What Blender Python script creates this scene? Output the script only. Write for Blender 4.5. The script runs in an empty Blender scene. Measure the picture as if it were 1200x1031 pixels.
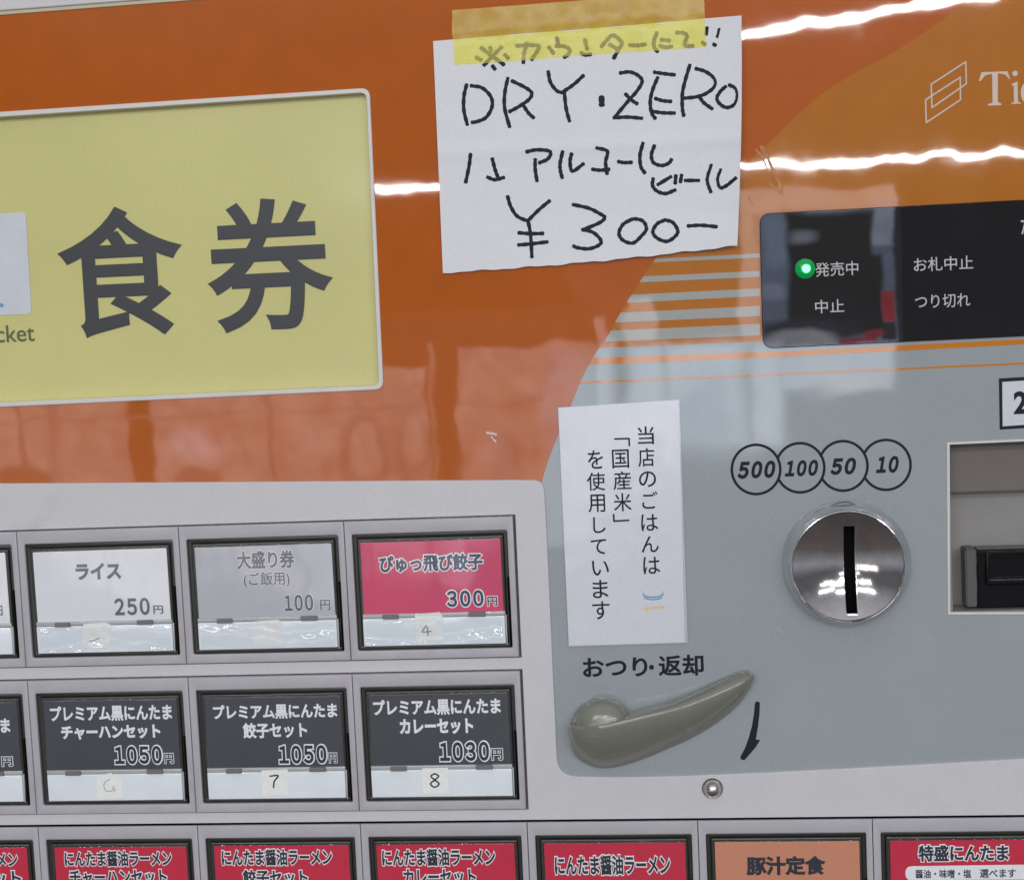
import bpy, bmesh, math, random
from mathutils import Vector, Matrix
random.seed(7)
SC = bpy.context.scene
COL = SC.collection

# ------------------------------------------------------------------ camera
F, D, CZ = 1900.0, 0.51, 1.40          # focal length in photo pixels, distance to the front, eye height (m)
A_, B_, C_ = -0.08676296, 0.11148635, -0.04580841
Rc = Matrix.Rotation(B_, 3, 'Y') @ Matrix.Rotation(A_, 3, 'X') @ Matrix.Rotation(C_, 3, 'Z')
T3 = Matrix(((1, 0, 0), (0, 0, -1), (0, 1, 0)))
MC = T3 @ Rc
CAM = Vector((0, -D, CZ))
cd = bpy.data.cameras.new('camera'); cam = bpy.data.objects.new('camera', cd); COL.objects.link(cam)
cam.matrix_world = Matrix.Translation(CAM) @ MC.to_4x4()
cd.sensor_width = 36; cd.lens = F / 1200 * 36; cd.clip_start = 0.01; cd.clip_end = 200
SC.camera = cam

def ray(px, py):
    return (MC @ Vector((px - 600, 515.5 - py, -F))).normalized()
def P(px, py, depth=0.0):
    """point of the machine's front (or `depth` metres proud of it) seen at photo pixel px,py"""
    d = ray(px, py); t = (-depth + D) / d.y
    return CAM + d * t

# ------------------------------------------------------------------ world + lamps
w = bpy.data.worlds.new('World'); SC.world = w; w.use_nodes = True
nt = w.node_tree; bg = nt.nodes['Background']
tc = nt.nodes.new('ShaderNodeTexCoord'); sp = nt.nodes.new('ShaderNodeSeparateXYZ')
rp = nt.nodes.new('ShaderNodeValToRGB'); ma = nt.nodes.new('ShaderNodeMapRange')
nt.links.new(tc.outputs['Generated'], sp.inputs[0]); nt.links.new(sp.outputs['Z'], ma.inputs[0])
ma.inputs[1].default_value = -1; ma.inputs[2].default_value = 1
nt.links.new(ma.outputs[0], rp.inputs[0]); nt.links.new(rp.outputs[0], bg.inputs[0])
e = rp.color_ramp.elements
e[0].position = 0.0; e[0].color = (.10, .09, .09, 1)
e[1].position = 1.0; e[1].color = (.85, .86, .90, 1)
for p_, c_ in ((.27, (.17, .155, .15)), (.40, (.44, .46, .52)), (.50, (.16, .165, .18)), (.62, (.17, .17, .18)), (.8, (.55, .56, .60))):
    x = e.new(p_); x.color = (*c_, 1)
bg.inputs[1].default_value = 0.62

def area(name, loc, target_dir, sx, sy, radiance, col, tex=None, up=Vector((0, 0, 1))):
    l = bpy.data.lights.new(name, 'AREA'); l.shape = 'RECTANGLE'; l.size = sx; l.size_y = sy
    l.energy = radiance * math.pi * sx * sy; l.color = col
    o = bpy.data.objects.new(name, l); COL.objects.link(o)
    z = -Vector(target_dir).normalized(); xx = up.cross(z).normalized(); yy = z.cross(xx)
    m = Matrix((xx, yy, z)).transposed().to_4x4(); m.translation = loc
    o.matrix_world = m
    if tex:
        l.use_nodes = True; t = l.node_tree; em = t.nodes['Emission']
        g = t.nodes.new('ShaderNodeNewGeometry'); n = t.nodes.new('ShaderNodeTexNoise')
        mp = t.nodes.new('ShaderNodeMapping'); mp.inputs['Scale'].default_value = (sx * tex[0], sy * tex[1], 1)
        mp.inputs['Location'].default_value = (loc[0] * 3, loc[2] * 5, loc[1])
        mr = t.nodes.new('ShaderNodeMapRange'); n.inputs['Detail'].default_value = 5
        t.links.new(g.outputs['Parametric'], mp.inputs[0]); t.links.new(mp.outputs[0], n.inputs['Vector'])
        t.links.new(n.outputs[0], mr.inputs[0]); mr.inputs[1].default_value = .35; mr.inputs[2].default_value = .65
        mr.inputs[3].default_value = tex[2]; mr.inputs[4].default_value = tex[3]
        t.links.new(mr.outputs[0], em.inputs['Strength'])
    return o

def mirror(px, py, dist):
    """where the line of sight through px,py ends up, `dist` metres in front of the machine, after reflection"""
    p0 = P(px, py); d = ray(px, py); r = Vector((d.x, -d.y, d.z))
    return p0 + r * (dist / -r.y)

# rows of ceiling tubes in the shop (a ceiling 2.6-2.7 m high), the far ones show in the glossy front
def tube(x0, x1, y, z, wid, rad, tilt=0.0):
    c = Vector(((x0 + x1) / 2, y, z))
    tgt = Vector((0, 0, 1.4)) - c
    o = area('ceiling_tube', c, tgt, abs(x1 - x0), wid, rad, (.98, .985, 1.0))
    if tilt: o.matrix_world = Matrix.Translation(c) @ Matrix.Rotation(tilt, 4, 'Y') @ Matrix.Translation(-c) @ o.matrix_world
    return o
def tube_seen(pa, pb, dist, wid, rad):
    a = mirror(*pa, dist); b = mirror(*pb, dist)
    L = (b - a); c = (a + b) / 2
    return tube(c.x - L.length / 2, c.x + L.length / 2, c.y, c.z, wid, rad, -math.atan2(L.z, L.x) if abs(L.x) > 1e-6 else 0)
tube_seen((820, 46), (1290, -26), 8.0, .042, 64)
tube_seen((395, 224), (1330, 172), 13.0, .046, 64)
for (y, x0, x1) in ((-2.9, -1.6, -.4), (-2.9, -.1, 1.1), (-2.9, 1.4, 2.6), (-4.6, -2.2, -1.0), (-4.6, -.6, .6), (-4.6, 1.0, 2.2), (-4.6, 2.6, 3.8), (-5.5, -2.6, -1.4), (-5.5, -.9, .3), (-5.5, .8, 2.0), (-5.5, 2.5, 3.7)):
    tube(x0, x1, y, 2.72, .06, 35)

# the glazed shop front behind the photographer: two bright bays with posts, parked things and sky in them
WD = 2.6
def bay(x0, y0, x1, y1, base, boxes, nscale, warp, contrast, strength=1.28):
    """a window bay: emission laid out in room coordinates (x, z); boxes = (px rect, colour, radiance, softness m, round)"""
    cs = [mirror(x, y, WD) for x, y in ((x0, y0), (x1, y0), (x1, y1), (x0, y1))]
    xs = [c.x for c in cs]; zs = [c.z for c in cs]
    xa, xb, za, zb = min(xs), max(xs), min(zs), max(zs)
    o = area('window_bay', Vector(((xa + xb) / 2, cs[0].y, (za + zb) / 2)), (0, 1, 0), xb - xa, zb - za, 1.0, (1, 1, 1))
    l = o.data; l.use_nodes = True; t = l.node_tree; N = t.nodes; L = t.links; em = N['Emission']
    g = N.new('ShaderNodeNewGeometry'); n = N.new('ShaderNodeTexNoise'); n.inputs['Scale'].default_value = nscale; n.inputs['Detail'].default_value = 5
    L.new(g.outputs['Position'], n.inputs['Vector'])
    a1 = N.new('ShaderNodeVectorMath'); a1.operation = 'SUBTRACT'; a1.inputs[1].default_value = (.5, .5, .5); L.new(n.outputs['Color'], a1.inputs[0])
    a2 = N.new('ShaderNodeVectorMath'); a2.operation = 'SCALE'; a2.inputs['Scale'].default_value = warp; L.new(a1.outputs[0], a2.inputs[0])
    a3 = N.new('ShaderNodeVectorMath'); a3.operation = 'ADD'; L.new(a2.outputs[0], a3.inputs[0]); L.new(g.outputs['Position'], a3.inputs[1])
    sx = N.new('ShaderNodeSeparateXYZ'); L.new(a3.outputs[0], sx.inputs[0])
    def math_(op, a, b=None):
        m = N.new('ShaderNodeMath'); m.operation = op
        for k, v in enumerate((a, b)):
            if v is None: continue
            if isinstance(v, (int, float)): m.inputs[k].default_value = v
            else: L.new(v, m.inputs[k])
        return m.outputs[0]
    n2 = N.new('ShaderNodeTexNoise'); n2.inputs['Scale'].default_value = nscale * 1.9; n2.inputs['Detail'].default_value = 6; n2.inputs['Roughness'].default_value = .6
    L.new(g.outputs['Position'], n2.inputs['Vector'])
    nr = N.new('ShaderNodeMapRange'); L.new(n2.outputs[0], nr.inputs[0]); nr.inputs[1].default_value = .3; nr.inputs[2].default_value = .7
    nr.inputs[3].default_value = 1 - contrast; nr.inputs[4].default_value = 1 + contrast * .6
    cur = None
    for (bx0, by0, bx1, by1), col, rad, soft in boxes:
        q0 = mirror(bx0, (by0 + by1) / 2, WD); q1 = mirror(bx1, (by0 + by1) / 2, WD); q2 = mirror((bx0 + bx1) / 2, by0, WD); q3 = mirror((bx0 + bx1) / 2, by1, WD)
        cx, cz = (q0.x + q1.x) / 2, (q2.z + q3.z) / 2; hx, hz = abs(q1.x - q0.x) / 2, abs(q3.z - q2.z) / 2
        rnd = soft < 0; soft = abs(soft)
        dx = math_('SUBTRACT', sx.outputs[0], cx); dz = math_('SUBTRACT', sx.outputs[2], cz)
        if rnd:
            e_ = math_('SQRT', math_('ADD', math_('POWER', math_('DIVIDE', math_('ABSOLUTE', dx), hx), 2.6), math_('POWER', math_('DIVIDE', math_('ABSOLUTE', dz), hz), 2.6)))
            d_ = math_('MULTIPLY', math_('SUBTRACT', 1.0, e_), min(hx, hz))
        else:
            d_ = math_('MINIMUM', math_('SUBTRACT', hx, math_('ABSOLUTE', dx)), math_('SUBTRACT', hz, math_('ABSOLUTE', dz)))
        mr = N.new('ShaderNodeMapRange'); mr.interpolation_type = 'SMOOTHSTEP'; L.new(d_, mr.inputs[0]); mr.inputs[1].default_value = -soft / 2; mr.inputs[2].default_value = soft / 2
        mx = N.new('ShaderNodeMix'); mx.data_type = 'RGBA'; L.new(mr.outputs[0], mx.inputs[0])
        if cur is None: mx.inputs[6].default_value = (*base, 1)
        else: L.new(cur, mx.inputs[6])
        mx.inputs[7].default_value = (col[0] * rad, col[1] * rad, col[2] * rad, 1); cur = mx.outputs[2]
    vs_ = N.new('ShaderNodeVectorMath'); vs_.operation = 'SCALE'; L.new(cur, vs_.inputs[0]); L.new(nr.outputs[0], vs_.inputs['Scale'])
    L.new(vs_.outputs[0], em.inputs['Color']); em.inputs['Strength'].default_value = strength
    return o
sky = (.76, .85, 1.0); pk = (1, .88, .86); dk = (.8, .85, 1.0)
bay(-170, 396, 700, 640, (.13, .13, .14), [
    ((-170, 450, 155, 660), pk, 2.4, .012), ((181, 436, 503, 660), pk, 2.5, .012), ((541, 404, 720, 660), pk, 2.5, .012), ((642, 414, 720, 660), sky, 3.0, .03),
    ((506, 402, 512, 660), pk, 1.6, .01), ((316, 440, 323, 660), dk, .9, .010), ((25, 450, 32, 660), dk, 1.1, .010),
    ((-170, 488, 504, 491), dk, 1.7, .01), ((400, 485, 455, 575), dk, 1.35, -.03), ((412, 498, 446, 560), pk, 2.6, -.02), ((462, 482, 502, 580), dk, 1.5, -.03), ((470, 492, 494, 540), pk, 2.7, -.02),
    ((-30, 548, 72, 600), dk, .7, -.02), ((200, 548, 262, 600), dk, 1.1, -.03), ((195, 500, 262, 540), (1, .92, 1), 3.2, -.05), ((60, 470, 70, 600), dk, 1.7, .02),
    ((222, 440, 300, 470), (1, .9, .95), 3.1, -.04), ((540, 470, 640, 474), dk, 1.9, .01), ((575, 500, 610, 600), dk, 1.8, -.03)], 8.0, .026, .48, .88)
bay(678, 216, 1054, 560, (.13, .13, .14), [
    ((868, 221, 1049, 402), (.55, .68, 1.0), 1.5, .010), ((868, 221, 1049, 248), (1, .88, .93), 2.5, .008),
    ((896, 252, 922, 310), (.55, .7, 1.0), 2.2, -.03), ((890, 330, 921, 350), (.6, .7, 1.0), 2.4, -.02),
    ((1022, 236, 1049, 286), (.66, .76, 1.0), 2.8, .012), ((922, 250, 1024, 390), (.8, .9, .8), .12, .016), ((940, 300, 1036, 388), (.8, .8, .8), .10, .016),
    ((925, 271, 954, 284), (.72, .8, 1.0), 1.9, -.02), ((1035, 341, 1049, 375), (1, .10, .12), 2.4, .006), ((1034, 376, 1049, 402), (.3, .3, .4), .5, .006),
    ((886, 372, 1000, 398), (.5, .6, .8), .35, -.02), ((898, 383, 980, 415), (.86, .88, 1.0), 2.4, -.02), ((982, 393, 1028, 402), (1, .10, .14), 2.0, .008), ((1010, 384, 1036, 394), (1, .12, .14), 1.6, -.01),
    ((868, 252, 890, 402), (1, .92, .95), 2.2, .012),
    ((682, 374, 716, 399), (1, .85, .86), 2.0, .012), ((737, 352, 765, 401), (1, .92, .95), 2.5, .012),
    ((690, 402, 724, 560), sky, 4.2, .03), ((742, 401, 868, 520), sky, 4.6, .03), ((868, 401, 917, 525), sky, 4.4, .03), ((915, 401, 1049, 452), sky, 3.7, .015),
    ((962, 440, 1046, 461), (.95, .97, 1), 3.6, .015), ((872, 402, 884, 520), dk, 1.6, .02), ((774, 402, 782, 470), dk, 2.2, .02), ((740, 480, 868, 524), sky, 3.0, .10), ((800, 440, 850, 520), (.6, .75, .95), 3.2, -.08)], 7.5, .035, .22)

SC.view_settings.view_transform = 'Standard'; SC.view_settings.look = 'None'
SC.view_settings.exposure = 0.20; SC.view_settings.gamma = 1
SC.cycles.max_bounces = 8; SC.cycles.caustics_reflective = False

# ------------------------------------------------------------------ materials
def mat(name, rgb, rough=.5, coat=0.0, spec=.5, metal=0.0, speck=.05, sscale=90, grain=.05, wob=0.0, wscale=28, crough=.03, emit=0, dirt=None, wstretch=(1, 1, 1), bump=0, smudge=0):
    m = bpy.data.materials.new(name); m.use_nodes = True; t = m.node_tree; N = t.nodes; L = t.links
    b = N['Principled BSDF']
    b.inputs['Roughness'].default_value = rough; b.inputs['Metallic'].default_value = metal
    b.inputs['Specular IOR Level'].default_value = spec
    b.inputs['Coat Weight'].default_value = coat; b.inputs['Coat Roughness'].default_value = crough
    tc = N.new('ShaderNodeTexCoord')
    n1 = N.new('ShaderNodeTexNoise'); n1.inputs['Scale'].default_value = sscale; n1.inputs['Detail'].default_value = 4
    n2 = N.new('ShaderNodeTexNoise'); n2.inputs['Scale'].default_value = 2600; n2.inputs['Detail'].default_value = 1
    L.new(tc.outputs['Object'], n1.inputs['Vector']); L.new(tc.outputs['Object'], n2.inputs['Vector'])
    def rng(src, amp):
        r = N.new('ShaderNodeMapRange'); r.inputs[1].default_value = .25; r.inputs[2].default_value = .75
        r.inputs[3].default_value = 1 - amp; r.inputs[4].default_value = 1 + amp; L.new(src, r.inputs[0]); return r.outputs[0]
    mu = N.new('ShaderNodeMath'); mu.operation = 'MULTIPLY'
    L.new(rng(n1.outputs[0], speck), mu.inputs[0]); L.new(rng(n2.outputs[0], grain), mu.inputs[1])
    vm = N.new('ShaderNodeVectorMath'); vm.operation = 'SCALE'; vm.inputs[0].default_value = rgb
    L.new(mu.outputs[0], vm.inputs['Scale'])
    col = vm.outputs[0]
    if dirt:
        n3 = N.new('ShaderNodeTexNoise'); n3.inputs['Scale'].default_value = dirt[1]; n3.inputs['Detail'].default_value = 7
        L.new(tc.outputs['Object'], n3.inputs['Vector'])
        r3 = N.new('ShaderNodeMapRange'); r3.inputs[1].default_value = dirt[2]; r3.inputs[2].default_value = dirt[2] + .12
        r3.inputs[4].default_value = dirt[3]; L.new(n3.outputs[0], r3.inputs[0])
        mx = N.new('ShaderNodeMix'); mx.data_type = 'RGBA'; L.new(r3.outputs[0], mx.inputs[0]); L.new(col, mx.inputs[6])
        mx.inputs[7].default_value = (*dirt[0], 1); col = mx.outputs[2]
    L.new(col, b.inputs['Base Color'])
    if wob:
        mp = N.new('ShaderNodeMapping'); mp.inputs['Scale'].default_value = wstretch
        nw = N.new('ShaderNodeTexNoise'); nw.inputs['Scale'].default_value = wscale; nw.inputs['Detail'].default_value = 2.2
        L.new(tc.outputs['Object'], mp.inputs[0]); L.new(mp.outputs[0], nw.inputs['Vector'])
        s1 = N.new('ShaderNodeVectorMath'); s1.operation = 'SUBTRACT'; s1.inputs[1].default_value = (.5, .5, .5); L.new(nw.outputs['Color'], s1.inputs[0])
        s2 = N.new('ShaderNodeVectorMath'); s2.operation = 'SCALE'; s2.inputs['Scale'].default_value = wob; L.new(s1.outputs[0], s2.inputs[0])
        ge = N.new('ShaderNodeNewGeometry')
        s3 = N.new('ShaderNodeVectorMath'); s3.operation = 'ADD'; L.new(s2.outputs[0], s3.inputs[0]); L.new(ge.outputs['Normal'], s3.inputs[1])
        s4 = N.new('ShaderNodeVectorMath'); s4.operation = 'NORMALIZE'; L.new(s3.outputs[0], s4.inputs[0])
        L.new(s4.outputs[0], b.inputs['Normal']); L.new(s4.outputs[0], b.inputs['Coat Normal'])
    if smudge:
        n4 = N.new('ShaderNodeTexNoise'); n4.inputs['Scale'].default_value = 42; n4.inputs['Detail'].default_value = 8; n4.inputs['Roughness'].default_value = .7
        L.new(tc.outputs['Object'], n4.inputs['Vector'])
        r4 = N.new('ShaderNodeMapRange'); r4.inputs[1].default_value = .50; r4.inputs[2].default_value = .75; r4.inputs[3].default_value = crough; r4.inputs[4].default_value = crough + smudge
        L.new(n4.outputs[0], r4.inputs[0]); L.new(r4.outputs[0], b.inputs['Coat Roughness'])
    if bump:
        nb = N.new('ShaderNodeTexNoise'); nb.inputs['Scale'].default_value = 700; nb.inputs['Detail'].default_value = 3
        L.new(tc.outputs['Object'], nb.inputs['Vector'])
        bu = N.new('ShaderNodeBump'); bu.inputs['Strength'].default_value = bump; bu.inputs['Distance'].default_value = .0002
        L.new(nb.outputs[0], bu.inputs['Height']); L.new(bu.outputs[0], b.inputs['Normal'])
    if emit:
        b.inputs['Emission Color'].default_value = (*rgb, 1); b.inputs['Emission Strength'].default_value = emit
    return m

GL = dict(spec=.09, rough=.24, coat=1.0, smudge=.035, wob=.008, wscale=75, crough=.020)
M = {}
M['orange'] = mat('burnt_orange_film', (.45, .095, .0015), **GL, speck=.05)
M['amber'] = mat('amber_orange_film', (.45, .145, .006), **GL, speck=.05)
M['stripegrey'] = mat('warm_grey_film', (.37, .375, .345), **GL, speck=.03)
M['stripe'] = mat('amber_stripe_ink', (.60, .20, .012), **GL, speck=.04)
M['grey'] = mat('cool_grey_film', (.325, .360, .375), smudge=.05, rough=.38, spec=.1, coat=.9, wob=.0045, crough=.03, speck=.04, sscale=40, dirt=((.24, .22, .20), 48, .66, .32))
M['white'] = mat('off_white_paint', (.60, .595, .61), rough=.42, spec=.4, speck=.025, dirt=((.36, .33, .28), 34, .66, .30), bump=.05)
M['edge'] = mat('pale_rim_plastic', (.66, .64, .60), rough=.35)
M['frame'] = mat('mauve_grey_plastic', (.45, .43, .46), rough=.42, spec=.45, speck=.05, sscale=120, dirt=((.30, .25, .20), 60, .66, .35))
M['gap'] = mat('grimy_dark_back', (.10, .085, .07), rough=.8, speck=.5, sscale=400)
M['gasket'] = mat('black_rubber_gasket', (.022, .022, .018), rough=.3, spec=.6, speck=.2)
M['gasket2'] = mat('smoky_plastic_lip', (.034, .035, .030), rough=.22, spec=.6, speck=.25, sscale=300)
M['yellow'] = mat('yellow_sign_acrylic', (.60, .565, .215), rough=.3, spec=.45, speck=.045, sscale=22, coat=.35, crough=.12, wob=.01)
M['signblack'] = mat('charcoal_sign_ink', (.04, .045, .05), rough=.4, spec=.4)
M['signgreen'] = mat('olive_sign_ink', (.10, .12, .05), rough=.4)
M['signwhite'] = mat('pale_blue_white_print', (.60, .63, .68), rough=.35)
M['black'] = mat('black_acrylic_display', (.010, .008, .009), rough=.5, spec=.05, coat=1.0, crough=.01, wob=.0012, wscale=60, speck=.2)
M['displaytext'] = mat('grey_display_ink', (.50, .50, .51), rough=.4, coat=.6)
M['ink'] = mat('black_print_ink', (.010, .011, .018), rough=.5, spec=.2)
M['marker'] = mat('black_marker_ink', (.010, .012, .022), rough=.6, spec=.25)
M['paper'] = mat('white_note_paper', (.755, .76, .785), rough=.8, spec=.2, speck=.015, bump=.12)
M['tick'] = mat('pale_print_ink', (.60, .50, .42), rough=.4, coat=.8)
M['laminate'] = mat('laminated_white_notice', (.66, .67, .72), rough=.3, coat=.9, crough=.12, wob=.05, wscale=160, speck=.02)
M['lamedge'] = mat('clear_laminate_edge', (.50, .52, .54), rough=.2, coat=1)
M['handle'] = mat('khaki_grey_plastic', (.205, .21, .17), rough=.25, spec=.5, speck=.04, coat=.6, crough=.10)
M['chrome'] = mat('polished_chrome', (.72, .71, .72), rough=.07, metal=1, speck=.05, wob=.02, wscale=160)
M['ringchrome'] = mat('satin_chrome', (.78, .77, .78), rough=.14, metal=1, speck=.08, sscale=300, wob=.02, wscale=160)
M['screwchrome'] = mat('dull_chrome', (.62, .60, .58), rough=.28, metal=1, speck=.1, sscale=900)
M['dish'] = mat('worn_chrome_dish', (.68, .655, .65), rough=.10, metal=1, speck=.12, sscale=200, wob=.05, wscale=240)
M['void'] = mat('dark_slot_interior', (.004, .004, .004), rough=.9, spec=.05)
M['shade_plate'] = mat('brown_grey_shade_plate', (.155, .135, .12), rough=.6)  # dark tone standing in for shade in the slot recess; top wall shares it
M['slotwall'] = mat('worn_grey_slot_wall', (.27, .258, .25), rough=.45, spec=.5, speck=.12, sscale=60, dirt=((.12, .10, .09), 40, .6, .5))
M['slotlip'] = mat('dark_grey_slot_lip', (.085, .085, .08), rough=.4)
M['glossblack'] = mat('gloss_black_plastic', (.004, .004, .005), rough=.12, spec=.3)
M['sash'] = mat('pale_blue_white_acrylic', (.80, .86, .90), rough=.22, coat=1.0, crough=.05, wob=.16, wscale=120, wstretch=(.35, 1, 1.5), speck=.04)
M['hinge'] = mat('clear_hinge_plastic', (.50, .50, .50), rough=.2, coat=1, wob=.06, wscale=150)
M['tab'] = mat('grey_clip_plastic', (.17, .165, .17), rough=.35)
M['sticker'] = mat('ivory_number_sticker', (.86, .87, .84), rough=.6, speck=.05, sscale=500)
M['fade'] = mat('faded_grey_ink', (.30, .30, .30), rough=.6)
M['haloink'] = mat('white_outline_ink', (.90, .905, .93), rough=.4)
M['card_white'] = mat('white_price_card', (.83, .83, .87), rough=.5, speck=.02)
M['card_lilac'] = mat('lilac_grey_price_card', (.52, .52, .56), rough=.5, speck=.04)
M['card_pink'] = mat('rose_red_price_card', (.70, .060, .15), rough=.5, speck=.12, sscale=50)
M['card_black'] = mat('black_price_card', (.052, .054, .064), rough=.5, speck=.1)
M['card_red'] = mat('red_price_card', (.62, .010, .048), rough=.5, speck=.05)
M['card_salmon'] = mat('salmon_price_card', (.66, .26, .15), rough=.5, speck=.03)
M['ink_grey'] = mat('faded_slate_ink', (.135, .138, .165), rough=.5)
M['ink_navy'] = mat('navy_print_ink', (.045, .06, .12), rough=.5)
M['ink_black'] = mat('blue_black_print_ink', (.012, .018, .035), rough=.5)
M['cabinet'] = mat('cabinet_paint', (.52, .52, .54), rough=.4)
M['tan'] = mat('tan_edge_trim', (.55, .50, .33), rough=.5)
M['blueprint'] = mat('blue_bowl_print', (.13, .33, .52), rough=.4)
M['sandprint'] = mat('sand_bowl_print', (.72, .55, .36), rough=.4)
M['residue'] = mat('dried_glue_residue', (.46, .19, .055), rough=.45, speck=.3, sscale=300)
M['led'] = mat('green_led_lens', (.0, .22, .045), rough=.25, emit=.55)
M['ledcore'] = mat('green_led_glow', (.22, 1.0, .45), rough=.3, emit=1.5)

def clear(name, tint, rough, ior=1.45, wob=0.02, wscale=60, gl=1.0, diff=None):
    m = bpy.data.materials.new(name); m.use_nodes = True; t = m.node_tree; N = t.nodes; L = t.links
    N.remove(N['Principled BSDF']); out = N['Material Output']
    tr = N.new('ShaderNodeBsdfTransparent'); tr.inputs[0].default_value = (*tint, 1)
    base = tr.outputs[0]
    if diff:
        df = N.new('ShaderNodeBsdfDiffuse'); mx = N.new('ShaderNodeMixShader'); mx.inputs[0].default_value = diff[1]
        tcx = N.new('ShaderNodeTexCoord'); nn = N.new('ShaderNodeTexNoise'); nn.inputs['Scale'].default_value = 220; nn.inputs['Detail'].default_value = 5
        L.new(tcx.outputs['Object'], nn.inputs['Vector']); rr = N.new('ShaderNodeMapRange')
        rr.inputs[1].default_value = .3; rr.inputs[2].default_value = .7; rr.inputs[3].default_value = diff[1] - .06; rr.inputs[4].default_value = diff[1] + .06
        L.new(nn.outputs[0], rr.inputs[0]); L.new(rr.outputs[0], mx.inputs[0])
        df.inputs[0].default_value = (*diff[0], 1); L.new(tr.outputs[0], mx.inputs[1]); L.new(df.outputs[0], mx.inputs[2]); base = mx.outputs[0]
    gs = N.new('ShaderNodeBsdfGlossy'); gs.inputs['Roughness'].default_value = rough
    fr = N.new('ShaderNodeFresnel'); fr.inputs[0].default_value = ior; gx = N.new('ShaderNodeNewGeometry'); gm = N.new('ShaderNodeMapRange'); gm.inputs[3].default_value = ior; gm.inputs[4].default_value = 1 / ior; L.new(gx.outputs['Backfacing'], gm.inputs[0]); L.new(gm.outputs[0], fr.inputs[0])
    m2 = N.new('ShaderNodeMixShader'); L.new(fr.outputs[0], m2.inputs[0]); L.new(base, m2.inputs[1]); L.new(gs.outputs[0], m2.inputs[2])
    L.new(m2.outputs[0], out.inputs[0])
    tc = N.new('ShaderNodeTexCoord'); nw = N.new('ShaderNodeTexNoise'); nw.inputs['Scale'].default_value = wscale; nw.inputs['Detail'].default_value = 2
    L.new(tc.outputs['Object'], nw.inputs['Vector'])
    s1 = N.new('ShaderNodeVectorMath'); s1.operation = 'SUBTRACT'; s1.inputs[1].default_value = (.5, .5, .5); L.new(nw.outputs['Color'], s1.inputs[0])
    s2 = N.new('ShaderNodeVectorMath'); s2.operation = 'SCALE'; s2.inputs['Scale'].default_value = wob; L.new(s1.outputs[0], s2.inputs[0])
    ge = N.new('ShaderNodeNewGeometry'); s3 = N.new('ShaderNodeVectorMath'); s3.operation = 'ADD'; L.new(s2.outputs[0], s3.inputs[0]); L.new(ge.outputs['Normal'], s3.inputs[1])
    s4 = N.new('ShaderNodeVectorMath'); s4.operation = 'NORMALIZE'; L.new(s3.outputs[0], s4.inputs[0]); L.new(s4.outputs[0], gs.inputs['Normal'])
    return m
M['clear'] = clear('clear_acrylic', (.98, .99, .99), .07, 1.52, .16, 26)
M['film'] = clear('crinkled_clear_tape', (.98, .99, 1.0), .05, 1.55, .02, 160)
M['tape'] = clear('yellow_masking_tape', (1.0, .98, .52), .24, 1.45, .3, 150, diff=((.95, .88, .12), .30))

# ------------------------------------------------------------------ mesh helpers
def link(name, me, m, parent=None, **props):
    o = bpy.data.objects.new(name, me); COL.objects.link(o)
    if m is not None and not me.materials: me.materials.append(m)
    if parent: o.parent = parent
    for k, v in props.items(): o[k] = v
    return o
def smooth(me, ang=35):
    for p in me.polygons: p.use_smooth = True
    try: me.set_sharp_from_angle(angle=math.radians(ang))
    except Exception: pass
    return me
_dg = bpy.context.evaluated_depsgraph_get
def curve_to_mesh(c, name):
    o = bpy.data.objects.new('tmp', c); COL.objects.link(o)
    me = bpy.data.meshes.new_from_object(o.evaluated_get(_dg())); bpy.data.objects.remove(o); me.name = name
    return me
def plate_mesh(name, loops, depth, thick, bevel=0.0, res=1):
    """loops: world (x,z) outlines (first outer, then holes); front at y=-depth"""
    c = bpy.data.curves.new(name, 'CURVE'); c.dimensions = '2D'; c.fill_mode = 'BOTH'
    c.extrude = max(thick / 2 - bevel, 1e-6); c.bevel_depth = bevel; c.bevel_resolution = res; c.offset = -bevel
    for lp in loops:
        s = c.splines.new('POLY'); s.points.add(len(lp) - 1); s.use_cyclic_u = True
        for q, pt in zip(s.points, lp): q.co = (pt[0], pt[1], 0, 1)
    me = curve_to_mesh(c, name)
    for v in me.vertices:
        x, y, z = v.co; v.co = (x, -depth + thick / 2 - z, y)
    me.update()
    bm = bmesh.new(); bm.from_mesh(me); bmesh.ops.remove_doubles(bm, verts=bm.verts, dist=1e-7); bmesh.ops.recalc_face_normals(bm, faces=bm.faces); bm.to_mesh(me); bm.free()
    return me
def px2w(lp, depth): 
    r = []
    for x, y in lp:
        q = P(x, y, depth); r.append((q.x, q.z))
    return r
def plate(name, loops_px, depth, thick, m, parent=None, bevel=0.0, res=1, **props):
    return link(name, plate_mesh(name, [px2w(l, depth) for l in loops_px], depth, thick, bevel, res), m, parent, **props)
def rounded(pts, rad, seg=6):
    """round the corners of a polygon; rad: one value or one per corner"""
    out = []; n = len(pts)
    for i, p in enumerate(pts):
        r = rad[i] if isinstance(rad, (list, tuple)) else rad
        a = Vector(pts[i - 1]); b = Vector(p); c = Vector(pts[(i + 1) % n])
        if r <= 0: out.append(tuple(b)); continue
        u = (a - b).normalized(); v = (c - b).normalized(); p0 = b + u * r; p1 = b + v * r
        for k in range(seg + 1):
            t = k / seg; out.append(tuple((p0 * (1 - t) ** 2 + b * 2 * t * (1 - t) + p1 * t * t)))
    return out
def rect(x0, z0, x1, z1): return [(x0, z0), (x1, z0), (x1, z1), (x0, z1)]
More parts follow.
